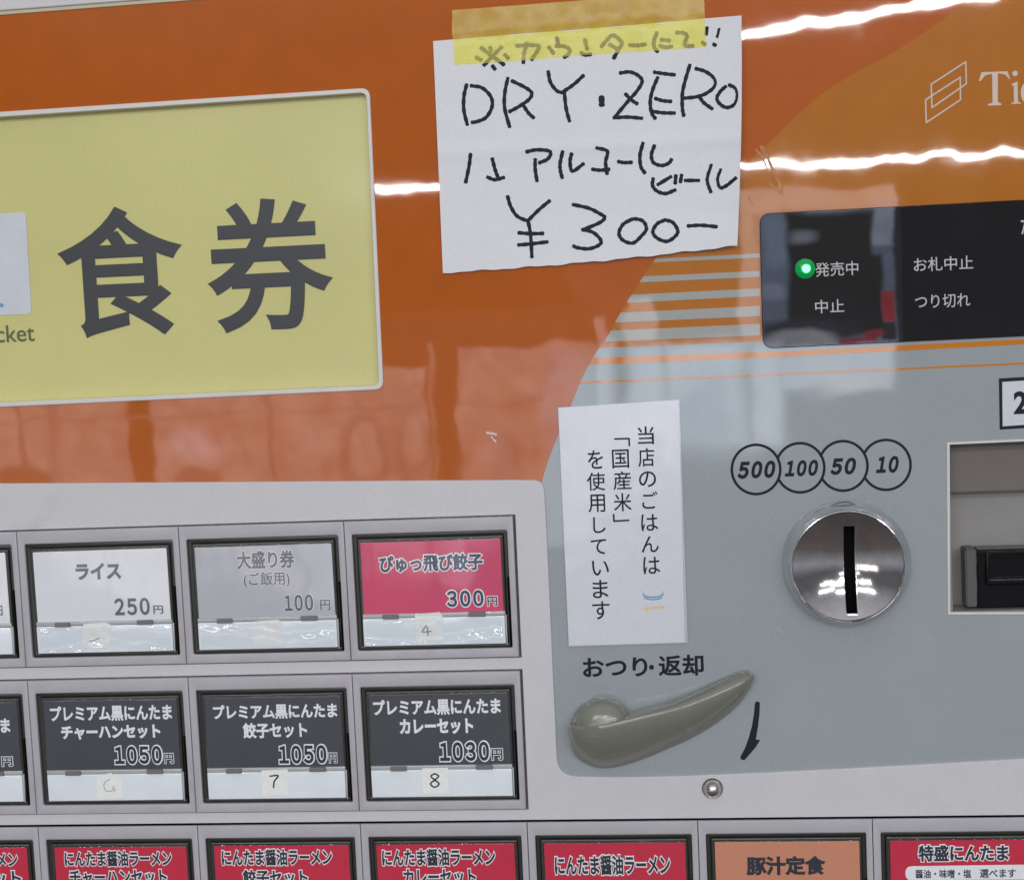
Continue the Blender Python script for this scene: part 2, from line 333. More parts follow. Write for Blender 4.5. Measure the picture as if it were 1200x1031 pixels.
def catmull(pts, n=6):
    if len(pts) < 3: return [Vector(p) for p in pts]
    P_ = [Vector(p) for p in pts]; P_ = [P_[0] * 2 - P_[1]] + P_ + [P_[-1] * 2 - P_[-2]]
    out = []
    for i in range(1, len(P_) - 2):
        for k in range(n):
            t = k / n; a, b, c, d = P_[i - 1:i + 3]
            out.append(.5 * ((2 * b) + (c - a) * t + (2 * a - 5 * b + 4 * c - d) * t * t + (3 * b - a - 3 * c + d) * t ** 3))
    out.append(P_[-2]); return out
def stroke_mesh(name, strokes, width, depthf, sm=True, wig=0.0):
    """pen strokes: pixel polylines, width in pixels -> thin ribbons with round ends lying on the surface"""
    vs, fs = [], []
    for si, st in enumerate(strokes):
        wd = width
        if isinstance(st, tuple): st, wd = st
        pts = catmull(st) if sm else [Vector(p) for p in st]
        if len(pts) == 2:
            pts = [pts[0].lerp(pts[1], k / 4) for k in range(5)]
        t0 = (pts[1] - pts[0]).normalized(); t1 = (pts[-1] - pts[-2]).normalized()
        sec = []
        for k, c in ((0.97, .30), (.7, .84), (.35, 1.08)): sec.append((pts[0] - t0 * wd / 2 * k, t0, c))
        for i, p in enumerate(pts):
            t = (pts[min(i + 1, len(pts) - 1)] - pts[max(i - 1, 0)]).normalized()
            sec.append((p, t, 1 + wig * math.sin(i * 1.7 + si * 2.3)))
        for k, c in ((.35, 1.10), (.7, .86), (.97, .30)): sec.append((pts[-1] + t1 * wd / 2 * k, t1, c))
        b0 = len(vs)
        for j, (p, t, c) in enumerate(sec):
            nrm = Vector((-t.y, t.x)) * (wd / 2 * c)
            dz = depthf(p.x, p.y) + 4e-5 + 6e-7 * j + 3e-6 * (si % 7)
            for s in (-1, 1):
                q = p + nrm * s; vs.append(P(q.x, q.y, dz))
        for j in range(len(sec) - 1):
            a = b0 + 2 * j; fs.append((a, a + 1, a + 3, a + 2))
    me = bpy.data.meshes.new(name); me.from_pydata([tuple(v) for v in vs], [], fs)
    bm = bmesh.new(); bm.from_mesh(me)
    for f in bm.faces:
        if f.normal.y > 0: f.normal_flip()
    bm.to_mesh(me); bm.free()
    return me
_tc = {}
def text_em(s, bold, shear=0.0, space=1.0):
    if s.isdigit():
        s = ''.join(chr(ord(ch) + 0xFEE0) for ch in s); space = .565 if bold < .05 else .58
    k = (s, bold, shear, space)
    if k not in _tc:
        c = bpy.data.curves.new('t', 'FONT'); c.body = s; c.size = 1; c.resolution_u = 6; c.shear = shear; c.space_character = space
        c.bevel_depth = bold; c.bevel_resolution = 0 if bold < .012 else 1
        me = curve_to_mesh(c, 't'); _tc[k] = [tuple(v.co) for v in me.vertices], [tuple(p.vertices) for p in me.polygons]
    return _tc[k]
def slopes(cx, cy):
    a = P(cx, cy); u = 1e-3
    def proj(p):
        d = MC.transposed() @ (p - CAM); return Vector((600 + F * d.x / -d.z, 515.5 - F * d.y / -d.z))
    h = proj(a + Vector((u, 0, 0))) - proj(a); v = proj(a + Vector((0, 0, -u))) - proj(a)
    return h.y / h.x, v.x / v.y
def printed(name, items, depth, parent=None, m=None, halo=0.0, hm=None, h=4e-5, origin=(0, 0, 0), **props):
    """items: (string, (x0,y0,x1,y1) pixel box of the whole ink, bold, shear, space). One mesh."""
    vs, fs, mi = [], [], []
    for it in items:
        s, (x0, y0, x1, y1), bold = it[:3]; shear = it[3] if len(it) > 3 else 0; space = it[4] if len(it) > 4 else 1
        V, Fc = text_em(s, bold, shear, space)
        bx0 = min(v[0] for v in V); bx1 = max(v[0] for v in V); by0 = min(v[1] for v in V); by1 = max(v[1] for v in V)
        cx, cy = (x0 + x1) / 2, (y0 + y1) / 2; sh, sv = slopes(cx, cy)
        W, H = x1 - x0, y1 - y0; ww = W - abs(sv) * H * .8; hh = H - abs(sh) * W * .8
        c = P(cx, cy, depth); wx = (P(cx + ww / 2, cy, depth) - P(cx - ww / 2, cy, depth)).x; wz = (P(cx, cy - hh / 2, depth) - P(cx, cy + hh / 2, depth)).z
        sx = wx / (bx1 - bx0); sz = wz / (by1 - by0); mx, my = (bx0 + bx1) / 2, (by0 + by1) / 2
        hl = it[5] if len(it) > 5 else halo
        layers = [(V, Fc, bold, 1, 0)]
        if hl: 
            V2, F2 = text_em(s, bold + hl, shear, space); layers.insert(0, (V2, F2, bold + hl, 0, 1))
        for Vv, Ff, bd, lv, mk in layers:
            b0 = len(vs)
            for v in Vv:
                z = v[2] / bd if bd > 0 else 0
                vs.append((c.x + (v[0] - mx) * sx - origin[0], -depth - (lv * h * 1.3 + .5e-5 + (z + 1) / 2 * h) , c.z + (v[1] - my) * sz - origin[2]))
            for f in Ff: fs.append(tuple(b0 + i for i in f)); mi.append(mk)
    me = bpy.data.meshes.new(name); me.from_pydata(vs, [], fs); me.materials.append(m)
    if hm: me.materials.append(hm)
    for p, k in zip(me.polygons, mi): p.material_index = k
    bm = bmesh.new(); bm.from_mesh(me)
    bmesh.ops.recalc_face_normals(bm, faces=bm.faces) if any(i[2] > 0 for i in items) else None
    for f in bm.faces:
        if abs(f.normal.y) > .9 and all(i[2] == 0 for i in items) and f.normal.y > 0: f.normal_flip()
    bm.to_mesh(me); bm.free()
    o = link(name, me, None, parent, **props); o.location = origin
    return o
def box_mesh(name, x0, x1, d0, d1, z0, z1, bev=0.0):
    """d0<d1 depths proud of the front plane"""
    bm = bmesh.new(); bmesh.ops.create_cube(bm, size=1)
    for v in bm.verts: v.co = ((x0 + x1) / 2 + v.co.x * (x1 - x0), -(d0 + d1) / 2 + v.co.y * (d1 - d0), (z0 + z1) / 2 + v.co.z * (z1 - z0))
    if bev: bmesh.ops.bevel(bm, geom=bm.edges[:], offset=bev, segments=2, affect='EDGES')
    me = bpy.data.meshes.new(name); bm.to_mesh(me); bm.free()
    return me
def lathe(name, prof, seg=64):
    """prof: (radius, depth) from outside in, about the y axis at the origin, facing -y"""
    vs, fs = [], []; n = len(prof)
    for k in range(seg):
        a = 2 * math.pi * k / seg
        for r, d in prof: vs.append((r * math.cos(a), -d, r * math.sin(a)))
    for k in range(seg):
        for j in range(n - 1):
            a = k * n + j; b = ((k + 1) % seg) * n + j; fs.append((a, b, b + 1, a + 1))
    me = bpy.data.meshes.new(name); me.from_pydata(vs, [], fs)
    bm = bmesh.new(); bm.from_mesh(me); bmesh.ops.remove_doubles(bm, verts=bm.verts, dist=1e-7); bmesh.ops.recalc_face_normals(bm, faces=bm.faces); bm.to_mesh(me); bm.free()
    return smooth(me, 30)

# ------------------------------------------------------------------ the ticket machine: cabinet and front
mach = bpy.data.objects.new('ticket_machine', None); COL.objects.link(mach)
mach['label'] = 'orange and grey meal ticket machine with price buttons and a chrome coin slot'
mach['category'] = 'vending machine'
L_, R_, U_, Dn = -230, 1430, -230, 1290
pl = P(L_, 600); pr = P(R_, 600)
link('cabinet', box_mesh('cabinet', pl.x - .02, pr.x + .02, -.45, -.027, 0.0, 1.78, .004), M['cabinet'], mach)

# burnt-orange sheet with the opening of the lit sign
SIGN = [(-140, 144.5), (430, 106.5), (446, 453.5), (-140, 480)]
sign_in = rounded(SIGN, [9, 9, 9, 9])
top_line = lambda x: 17 - (x + 0) * 17 / 220
front = plate('front_panel', [[(L_, top_line(L_)), (R_, top_line(R_)), (R_, 330), (1050, 330), (1050, 500), (720, 500), (720, 640), (L_, 640)], sign_in], 0.0, .001, M['orange'], mach, 0)
# pale cover above and its yellowish trim
plate('top_cover', [[(L_, U_), (R_, U_), (R_, top_line(R_) - 4), (L_, top_line(L_) - 4)]], .0012, .004, M['white'], mach, .0004)
plate('edge_trim', [[(L_, top_line(L_) - 3.6), (R_, top_line(R_) - 3.6), (R_, top_line(R_) + 1.0), (L_, top_line(L_) + 1.0)]], .0005, .002, M['tan'], mach, .0002)

# amber wedge and stripes printed over the orange (film layers)
arc = [(1250, -48), (1180, -20), (1140, 0), (1095, 30), (1050, 60), (1020, 76), (990, 93), (960, 113), (930, 139), (897, 171), (868, 197), (838, 225), (808, 256), (784, 284), (767, 305), (752, 327), (738, 349), (724, 372), (712, 394), (700, 411), (690, 428), (680, 448), (668, 478), (655, 508), (643, 538), (635, 565), (628, 600)]
arc = [tuple(p) for p in catmull(arc, 4)]
def arc_x(y):
    for a, b in zip(arc, arc[1:]):
        if a[1] <= y <= b[1]: return a[0] + (b[0] - a[0]) * (y - a[1]) / (b[1] - a[1] + 1e-9)
    return arc[-1][0]
plate('amber_band', [[p for p in arc if p[1] < 440] + [(arc_x(440), 440), (880, 440), (R_, 415), (R_, top_line(R_) + 1.4), (1262, top_line(1262) + 1.4)]], .00008, .0003, M['amber'], front)
def band(name, yl, yr, m, d, xr=890.5, x_ref=None):
    """horizontal printed band; yl/yr = (top, bottom) at the arc and at xr"""
    pts = [(arc_x(yl[0]), yl[0])]
    for k in range(1, 4):
        y = yl[0] + (yl[1] - yl[0]) * k / 4; pts.append((arc_x(y), y))
    pts += [(arc_x(yl[1]), yl[1]), (xr, yr[1]), (xr, yr[0])]
    return plate(name, [pts], d, .0002, m, front)
band('grey_stripe', (303.5, 307.5), (297, 302), M['stripegrey'], .00016)
band('grey_stripe', (324, 331), (317.5, 324.5), M['stripegrey'], .00016)
band('grey_stripe', (345.5, 355), (338, 347), M['stripegrey'], .00016)
band('grey_stripe', (366.5, 378), (358.5, 370.5), M['stripegrey'], .00016)
band('grey_stripe', (387.5, 400.5), (379.5, 393), M['stripegrey'], .00016)
# the grey half of the front, with the opening of the note slot
SX0, SY0, SY1 = 1113, 520, 717
slot_hole = [(SX0, SY0), (R_ - 30, 508), (R_ - 30, 715), (SX0 + .8, SY1)]
gp = [(arc_x(408), 408)] + [p for p in arc if 410 < p[1] < 596] + [(628, 600), (628, 960), (R_, 960), (R_, 384), (893, 400)]
grey = plate('grey_panel', [gp, rounded(slot_hole, 2, 3)], .00020, .0011, M['grey'], mach)
band('orange_line', (419.5, 427.5), (411.5, 418), M['stripe'], .00026, 921)
plate('orange_line', [[(921, 411.5), (R_, 386), (R_, 391.5), (921, 418)]], .00026, .0002, M['stripe'], front)
band('orange_line', (447, 449.5), (439, 441), M['stripe'], .00026, 880)
plate('orange_line', [[(880, 439), (R_, 414.5), (R_, 417), (880, 441)]], .00026, .0002, M['stripe'], front)

# sign: pale rim, recessed yellow face, characters
rim_out = rounded([(-150, 141), (433, 103), (449.5, 456.5), (-150, 484)], 11)
plate('sign_rim', [rim_out, rounded([(-138, 146.5), (429, 108.7), (444, 451.5), (-138, 478)], 8)], .0006, .0046, M['edge'], mach, .00025)
sign = plate('sign_face', [[(-160, 120), (470, 80), (480, 480), (-160, 500)]], -.0028, .0008, M['yellow'], mach, 0, label='yellow sign face with two large dark characters')
printed('sign_character', [('食', (64, 239, 219, 398), .018)], -.0027, sign, M['signblack'])
printed('sign_character', [('券', (238, 229.5, 393, 392), .018)], -.0027, sign, M['signblack'])
printed('sign_lettering', [('Ticket', (-28, 380, 41, 402.5), .006)], -.0027, sign, M['signgreen'])
plate('sign_pictogram', [rounded([(-120, 259), (30, 248.5), (37, 368), (-115, 373)], 6)], -.0026, .0001, M['signwhite'], sign)
link('sign_pictogram', stroke_mesh('bowl_mark', [[(-30, 300), (-28, 330), (-10, 352), (2, 358)], [(-30, 300), (-2, 298)]], 4, lambda x, y: -.0025), M['blueprint'], sign)

# black status display
disp = plate('status_display', [rounded([(890, 250.5), (R_, 222), (R_, 383), (894, 408.5)], [13, 0, 0, 14])], .0009, .0014, M['black'], mach, .0002, label='glossy black status display with a lit green lamp')
printed('display_lettering', [('発売中', (955, 306, 1006, 324.5), .006)], .0009, disp, M['displaytext'])
printed('display_lettering', [('中止', (955, 350.5, 989.5, 367.5), .006)], .0009, disp, M['displaytext'])
printed('display_lettering', [('お札中止', (1070.5, 299.5, 1140.5, 318.5), .006)], .0009, disp, M['displaytext'])
printed('display_lettering', [('つり切れ', (1072, 343.5, 1137, 362), .006)], .0009, disp, M['displaytext'])
printed('display_lettering', [('ただいま', (1196, 251, 1268, 275), .006)], .0009, disp, M['displaytext'])
q = P(943.5, 315, .0009)
led = link('indicator_lamp', lathe('indicator_lamp', [(.0031, 0), (.0030, .0006), (.0024, .0013), (.0014, .0017), (0, .0018)], 32), M['led'], disp, label='round green indicator lamp, lit')
led.location = q
core = link('lamp_core', lathe('lamp_core', [(.00145, .0014), (.0012, .0020), (.0007, .0023), (0, .0024)], 24), M['ledcore'], disp)
core.location = q + Vector((.0002, 0, 0))

# maker's mark and the start of the word beside it
Z3 = lambda x, y: (1060 + x * .116667, 60 + y * .116667)
lp1 = [Z3(*p) for p in ((268, 335), (615, 110), (620, 330), (275, 570), (268, 335))]
lp2 = [Z3(*p) for p in ((212, 490), (560, 265), (562, 490), (218, 720), (212, 490))]
link('parallelogram_emblem', stroke_mesh('parallelogram_emblem', [[a, b] for a, b in zip(lp1, lp1[1:])] + [[a, b] for a, b in zip(lp2, lp2[1:])], 1.7, lambda x, y: .00012, False), M['tick'], front)
Tp = [(775, 214), (1035, 205), (1062, 288), (1046, 276), (1012, 238), (938, 224), (936, 512), (972, 528), (972, 545), (840, 549), (840, 535), (884, 520), (880, 228), (808, 246), (764, 303), (746, 303)]
plate('front_letter', [[Z3(*p) for p in Tp]], .00013, .0001, M['tick'], front)
ip = [(1070, 337), (1136, 304), (1140, 512), (1170, 520), (1170, 529), (1072, 533), (1072, 522), (1100, 514), (1096, 345), (1072, 346)]
plate('front_letter', [[Z3(*p) for p in ip]], .00013, .0001, M['tick'], front)
plate('front_letter', [[Z3(1110 + 28 * math.cos(k * math.pi / 8), 226 + 28 * math.sin(k * math.pi / 8)) for k in range(16)]], .00013, .0001, M['tick'], front)
cc = [Z3(1275 + 88 * math.cos(a), 420 + 112 * math.sin(a)) for a in [math.radians(320 - k * 28) for k in range(10)]]
link('front_letter', stroke_mesh('front_letter', [cc], 4.6, lambda x, y: .00012), M['tick'], front)

# ------------------------------------------------------------------ white button panel
GX0, GP = -831.38, 205.14
GZ = [-257.27, -427.33, -444.2, -613.96, -630.3]
FD = .0020
def cell(i, r):
    k = (D - FD) / F
    x = (GX0 + i * GP) * k; zt = CZ + GZ[(0, 2, 4)[r]] * k; h = (GZ[0] - GZ[1]) * k
    return x, zt - h, GP * k, h
WD_ = .0010
g_ = .00035
def block(i0, i1, r):
    x, z, w_, h = cell(i0, r); x2 = cell(i1, r)[0] + w_
    return rect(x - g_, z - g_, x2 + g_ * (1.9 if i1 == 2 else 1), z + h + g_)
panel_px = [(L_, 568)] + rounded([(598, 562.5), (637, 562.8), (640.5, 620)], [0, 12, 0]) + [(645, 720), (648.5, 800)] + rounded([(651, 850), (653.5, 909), (720, 910.5)], [0, 22, 0], 8) + [(800, 909), (900, 905), (1010, 899.5), (1120, 893.5), (1200, 889), (R_, 876), (R_, Dn), (L_, Dn)]
wp = plate_mesh('button_panel', [px2w(panel_px, WD_), block(-1, 2, 0), block(-1, 2, 1), block(-1, 6, 2)], WD_, .0022, .00022)
wpo = link('button_panel', wp, M['white'], mach)
x_, z_, w_, h_ = cell(-1, 2); xe = cell(6, 0)[0] + w_
for r_, i1_ in ((0, 2), (1, 2), (2, 6)):
    xa_, za_, ww_, hh_ = cell(-1, r_); xb_ = cell(i1_, r_)[0] + ww_
    link('back_plate', box_mesh('back_plate', xa_ - .002, xb_ + .0020, -.0016, .0003, za_ - .0015, za_ + hh_ + .0015), M['gap'], wpo)

# one push button: frame with gasket, smoked lip, card, clear lens, flap, clips, sticker
def build_button_meshes():
    W, H = GP * (D - FD) / F, (GZ[0] - GZ[1]) * (D - FD) / F
    U = lambda a: a * W; V = lambda b: (1 - b) * H
    R4 = lambda u0, v0, u1, v1: rect(U(u0), V(v1), U(u1), V(v0))
    m = {}
    hole = rounded(R4(.045, .095, .962, .932), .0007, 3)
    m['frame'] = plate_mesh('menu_button', [rect(.0001, .0001, W - .0001, H - .0001), hole], FD, .0030, .0003, 2)
    g_out = rounded(R4(.0455, .096, .9615, .931), .0006, 3)
    g_in = rounded(R4(.072, .128, .938, .906), .0006, 3)
    m['gasket'] = plate_mesh('gasket', [g_out, g_in], .0011, .0022, .0003)
    l_in = R4(.098, .162, .915, .897)
    m['lip'] = plate_mesh('smoked_lip', [rounded(R4(.073, .129, .937, .905), .0005, 3), l_in], .0017, .0024, .00045, 2)
    m['card'] = plate_mesh('price_card', [rounded(R4(.094, .155, .922, .675), .0004, 2)], .00185, .0006, .00005)
    m['flap'] = plate_mesh('lower_flap', [rounded(R4(.084, .700, .926, .900), .0003, 2)], .0023, .0020, .00035, 2)
    m['hinge'] = plate_mesh('hinge_strip', [R4(.085, .668, .930, .697)], .0024, .0012, .0003, 2)
    m['lens'] = plate_mesh('clear_lens', [rounded(R4(.080, .138, .930, .684), .0010, 4)], .0029, .0008, .0004, 3)
    m['clip1'] = plate_mesh('clip', [rounded(R4(.205, .672, .300, .704), .0003, 2)], .0031, .0012, .0002)
    m['clip2'] = plate_mesh('clip', [rounded(R4(.715, .668, .815, .700), .0003, 2)], .0031, .0012, .0002)
    m['rib'] = plate_mesh('side_rib', [R4(.9290, .695, .9365, .905)], .0022, .0020, .00012)
    m['notch'] = plate_mesh('side_notch', [R4(.9500, .43, .9640, .925)], .00215, .0020, .0002)
    bm = bmesh.new(); bm.from_mesh(m['lens'])
    bmesh.ops.delete(bm, geom=[f for f in bm.faces if f.normal.y > .5], context='FACES'); bm.to_mesh(m['lens']); bm.free()
    for k in ('frame', 'lens', 'flap', 'lip', 'gasket', 'hinge'): smooth(m[k], 40)
    return m
BM = build_button_meshes()
for k, mm in (('frame', 'frame'), ('gasket', 'gasket'), ('lip', 'gasket2'), ('flap', 'sash'), ('hinge', 'hinge'), ('lens', 'clear'), ('clip1', 'tab'), ('clip2', 'tab'), ('rib', 'hinge'), ('notch', 'void')):
    BM[k].materials.append(M[mm])
PN = .0    # prism
def sticker(parent, org, pts, d=.00245, peel=None):
    me = plate_mesh('number_sticker', [px2w(pts, d)], d, .00018, .00003)
    for v in me.vertices: v.co -= Vector(org)
    o = link('number_sticker', me, M['sticker'], parent)
    return o
def button(i, r, card, label, texts=(), stick=None, digit=None, film=None):
    x, z, W, H = cell(i, r)
    org = (x, 0, z)
    b = link('menu_button', BM['frame'], None, mach, label=label); b.location = org
    jig = lambda s: (random.uniform(-s, s), 0, random.uniform(-s, s))
    def part(n, k):
        o = link(n, BM[k], None, b); return o
    part('gasket', 'gasket'); part('smoked_lip', 'lip')
    cm = BM['card'].copy(); cm.materials.clear(); cm.materials.append(M[card])
    c = link('price_card', cm, None, b); c.rotation_euler.y = random.uniform(-.004, .004); c.location = jig(.0001)
    for n, k in (('lower_flap', 'flap'), ('hinge_strip', 'hinge'), ('clear_lens', 'lens'), ('clip', 'clip1'), ('clip', 'clip2'), ('side_rib', 'rib'), ('side_notch', 'notch')): part(n, k)
    for t in texts:
        nm, items, mk, hl, hk = t
        o = printed(nm, items, .00188, b, M[mk], hl, M[hk] if hk else None, 5e-5)
        o.location = (-x, 0, -z)
    if film is not None:
        Wf, Hf = W, H; xs0, xs1, zs0, zs1 = .10 * Wf, .915 * Wf, .112 * Hf, .290 * Hf
        vs, fs = [], []; NA, NB = 60, 26
        for jj in range(NB + 1):
            for ii in range(NA + 1):
                u, v = ii / NA, jj / NB; a = film * 2.1
                hgt = .0028 + .00036 * math.sin(v * 6.3 + 1.3 * math.sin(u * 5 + a) + a * 1.3) * (.55 + .45 * math.sin(u * 4.1 + a * 1.7) ** 2) + .00006 * math.sin(u * 31 + v * 9 + a * 3)
                vs.append((xs0 + (xs1 - xs0) * u, -hgt, zs0 + (zs1 - zs0) * v))
        for jj in range(NB):
            for ii in range(NA):
                q0 = jj * (NA + 1) + ii; fs.append((q0, q0 + 1, q0 + NA + 2, q0 + NA + 1))
        mf = bpy.data.meshes.new('clear_tape'); mf.from_pydata(vs, [], fs); smooth(mf, 80)
        link('clear_tape', mf, M['film'], b)
    if stick:
        s = sticker(b, org, stick)
    if digit:
        ds, dw, dm = digit
        me = stroke_mesh('sticker_number', ds, dw, lambda x, y: .00246)
        for v in me.vertices: v.co -= Vector(org)
        link('sticker_number', me, M[dm], b)
    return b
def line(s, x0, y0, x1, y1, b=.035): return (s, (x0, y0, x1, y1), b)
HL = .062
PR = 'プレミアム黒にんたま'
# top row
button(-1, 0, 'card_white', 'white price button cut by the left edge, top row', [('price_lettering', [line('円', -8, 709, 3.5, 721, .02)], 'ink_grey', 0, None)], [(-90, 735), (-58, 733), (-56, 762), (-88, 764)])
button(0, 0, 'card_white', 'white plain rice button priced 250 yen', [
    ('title_lettering', [line('ライス', 88, 658.5, 142.5, 679.5, .045)], 'ink_grey', 0, None),
    ('price_lettering', [line('250', 133.5, 700, 176, 721, .034), line('円', 179.5, 709, 191.5, 719, .02)], 'ink_grey', 0, None)],
    [(97.5, 731), (124, 728.5), (129.5, 732), (129.5, 758.5), (98, 760)], ([[(105, 751), (110, 750), (116, 747.5)]], 1.2, 'fade'), 1)
button(1, 0, 'card_lilac', 'lilac-grey large-rice ticket button priced 100 yen', [
    ('title_lettering', [line('大盛り券', 276.5, 644, 346, 667, .035), line('(ご飯用)', 285, 669, 340, 688.5, .018)], 'ink_grey', .03, 'haloink'),
    ('price_lettering', [line('100', 333, 696, 367.5, 716, .034), line('円', 375, 702, 387.5, 715, .02)], 'ink_grey', .03, 'haloink')],
    [(297, 728), (326, 726), (331, 730), (331.5, 756), (298, 757)], None, 2)
button(2, 0, 'card_pink', 'pink-red dumpling button priced 300 yen', [
    ('title_lettering', [line('ぴゅっ飛び餃子', 444, 647.5, 566, 671, .040)], 'ink_navy', HL, 'haloink'),
    ('price_lettering', [line('300', 523, 691, 567, 711, .036), line('円', 571, 698.5, 583, 710, .02)], 'ink_navy', HL, 'haloink')],
    [(486, 719.5), (515, 717), (518.5, 721), (519, 750.5), (487.5, 751.5)], ([[(499.5, 733), (495, 740), (505, 739.5)], [(501, 735), (501.5, 744)]], 1.6, 'fade'), 3)
# middle row
S7 = [[(316.5, 909), (326, 908.5), (321.5, 915), (320.5, 922)]]
S8 = [[(509.5, 906), (505, 909), (509.5, 913.5), (514.5, 918), (509.5, 922), (504.5, 918), (509.5, 913.5), (514, 909), (509.5, 906)]]
button(-1, 1, 'card_black', 'black price button cut by the left edge, middle row', [
    ('title_lettering', [line(PR, -132, 841, 12.5, 861, .04)], 'haloink', 0, None),
    ('price_lettering', [line('円', 2, 886.5, 15, 897.5, .02)], 'ink_black', HL, 'haloink')])
button(0, 1, 'card_black', 'black fried-rice set button priced 1050 yen, its sticker peeling', [
    ('title_lettering', [line(PR, 58, 825, 202, 845.5, .036), line('チャーハンセット', 71, 848.5, 188.5, 866.5, .048)], 'haloink', 0, None),
    ('price_lettering', [line('1050', 134, 873.5, 190, 895, .036), line('円', 192.5, 882.5, 203.5, 894, .02)], 'ink_black', HL, 'haloink')],
    [(113.5, 908), (130, 905.5), (138, 910), (143.5, 918), (144, 935), (113.5, 937)], ([[(129, 912), (122, 918), (124, 926), (131, 926), (133.5, 921)], [(135, 924), (134, 927)]], .8, 'fade'))
button(1, 1, 'card_black', 'black dumpling set button priced 1050 yen, numbered 7', [
    ('title_lettering', [line(PR, 249, 823.5, 395.5, 843, .036), line('餃子セット', 284, 845.5, 360.5, 865, .038)], 'haloink', 0, None),
    ('price_lettering', [line('1050', 326.5, 872.5, 383, 894.5, .036), line('円', 385.5, 882, 395, 893.5, .02)], 'ink_black', HL, 'haloink')],
    [(306, 902.5), (337, 900.5), (338.5, 930.5), (307.5, 932)], (S7, 1.7, 'ink'))
button(2, 1, 'card_black', 'black curry set button priced 1030 yen, numbered 8', [
    ('title_lettering', [line(PR, 436.5, 817.5, 587, 838.5, .036), line('カレーセット', 467.5, 841, 555, 860.5, .048)], 'haloink', 0, None),
    ('price_lettering', [line('1030', 515, 868.5, 573.5, 891.5, .036), line('円', 576, 877, 589, 890, .02)], 'ink_black', HL, 'haloink')],
    [(494.5, 900), (525, 899), (526.5, 928.5), (495, 930)], (S8, 1.7, 'ink'))
# bottom row
NR = 'にんたま醤油ラーメン'
button(-1, 2, 'card_red', 'red ramen set button cut by the left edge', [
    ('title_lettering', [line(NR, -105, 998, 21, 1016, .032), line('セット', -28, 1020, 25.5, 1038, .032)], 'ink_black', HL, 'haloink')])
button(0, 2, 'card_red', 'red ramen button for the fried-rice set', [
    ('title_lettering', [line(NR, 75, 996, 201.5, 1015, .032), line('チャーハンセット', 81, 1018.5, 196, 1037, .032)], 'ink_black', HL, 'haloink')])
button(1, 2, 'card_red', 'red ramen button for the dumpling set', [
    ('title_lettering', [line(NR, 259, 994, 389.5, 1014, .032), line('餃子セット', 284, 1018, 361, 1037, .032)], 'ink_black', HL, 'haloink')])
button(2, 2, 'card_red', 'red ramen button for the curry set', [
    ('title_lettering', [line(NR, 447, 993.5, 580.5, 1014.5, .032), line('カレーセット', 472, 1017.5, 558, 1037, .032)], 'ink_black', HL, 'haloink')])
button(3, 2, 'card_red', 'red ramen button with one line of writing', [
    ('title_lettering', [line(NR, 649.5, 1001, 785.5, 1025, .032)], 'ink_black', HL, 'haloink')])
button(4, 2, 'card_salmon', 'salmon-orange pork soup meal button', [
    ('title_lettering', [line('豚汁定食', 874, 1002, 968, 1025.5, .045)], 'ink_black', .0, None)])
b5 = button(5, 2, 'card_red', 'red extra-large ramen button with a white lozenge', [
    ('title_lettering', [line('特盛にんたま', 1076, 989, 1182, 1009, .036)], 'ink_black', HL, 'haloink')])
me = plate_mesh('white_lozenge', [px2w(rounded([(1061, 1014.5), (1208, 1012.5), (1208, 1030), (1061, 1031)], 8, 6), .00188)], .00190, .00004)
bo = cell(5, 2)
for v in me.vertices: v.co -= Vector((bo[0], 0, bo[1]))
link('white_lozenge', me, M['haloink'], b5)
o = printed('lozenge_lettering', [line('醤油・味噌・塩', 1072.5, 1018, 1138, 1028.5, .02), line('選べます', 1148, 1017.5, 1190.5, 1028, .02)], .00191, b5, M['ink_black'])
o.location = (-bo[0], 0, -bo[1])
button(6, 2, 'card_red', 'red button at the far right')

# ------------------------------------------------------------------ coin slot
ppx = abs((P(996, 664) - P(995, 664)).x)
cc_ = P(994, 664, .0068)
prof = [(76 * ppx, -.0008), (76 * ppx, .0003), (75 * ppx, .0012), (72.0 * ppx, .0020), (69.0 * ppx, .0040), (68 * ppx, .0058), (67.4 * ppx, .0066), (66.4 * ppx, .0071), (65.4 * ppx, .0072), (64.5 * ppx, .0069), (64 * ppx, .0063)]
coin = link('coin_slot', lathe('coin_slot', prof, 96), M['ringchrome'], mach, label='round chrome coin slot'); coin.location = (cc_.x, 0, cc_.z)
Rd = 64 * ppx
dprof = [(Rd, .0064)] + [(Rd * (1 - k / 14), .0064 - .0056 * (1 - (1 - k / 14) ** 2)) for k in range(1, 15)]
dprof = dprof + [(1e-9, -.004), (Rd, -.004), (Rd, .0064)]
dish = link('coin_dish', lathe('coin_dish', dprof, 96), M['dish'], coin)
s0 = P(994.7, 615.5, .002); s1 = P(994.7, 716.5, .002); hw = 6.3 * ppx
cut = link('cut', box_mesh('cut', -hw, hw, .00035, .012, s1.z - cc_.z, s0.z - cc_.z), None)
cut.location = (0, 0, 0)
for v in cut.data.vertices: v.co.x += s0.x - cc_.x
bo_ = dish.modifiers.new('b', 'BOOLEAN'); bo_.operation = 'DIFFERENCE'; bo_.object = cut; bo_.solver = 'EXACT'
par = dish.parent; dish.parent = None; bpy.context.view_layer.update()
nm = bpy.data.meshes.new_from_object(dish.evaluated_get(_dg())); dish.modifiers.clear(); dish.data = nm; dish.parent = coin
bpy.data.objects.remove(cut); smooth(dish.data, 30)
link('slot_gap', box_mesh('slot_gap', s0.x - cc_.x - hw * 1.1, s0.x - cc_.x + hw * 1.1, .0001, .00040, s1.z - cc_.z - .001, s0.z - cc_.z + .001), M['void'], coin)
def dish_d(x, z): return .0064 - .0056 * (1 - min(1, math.hypot(x, z) / Rd) ** 2)
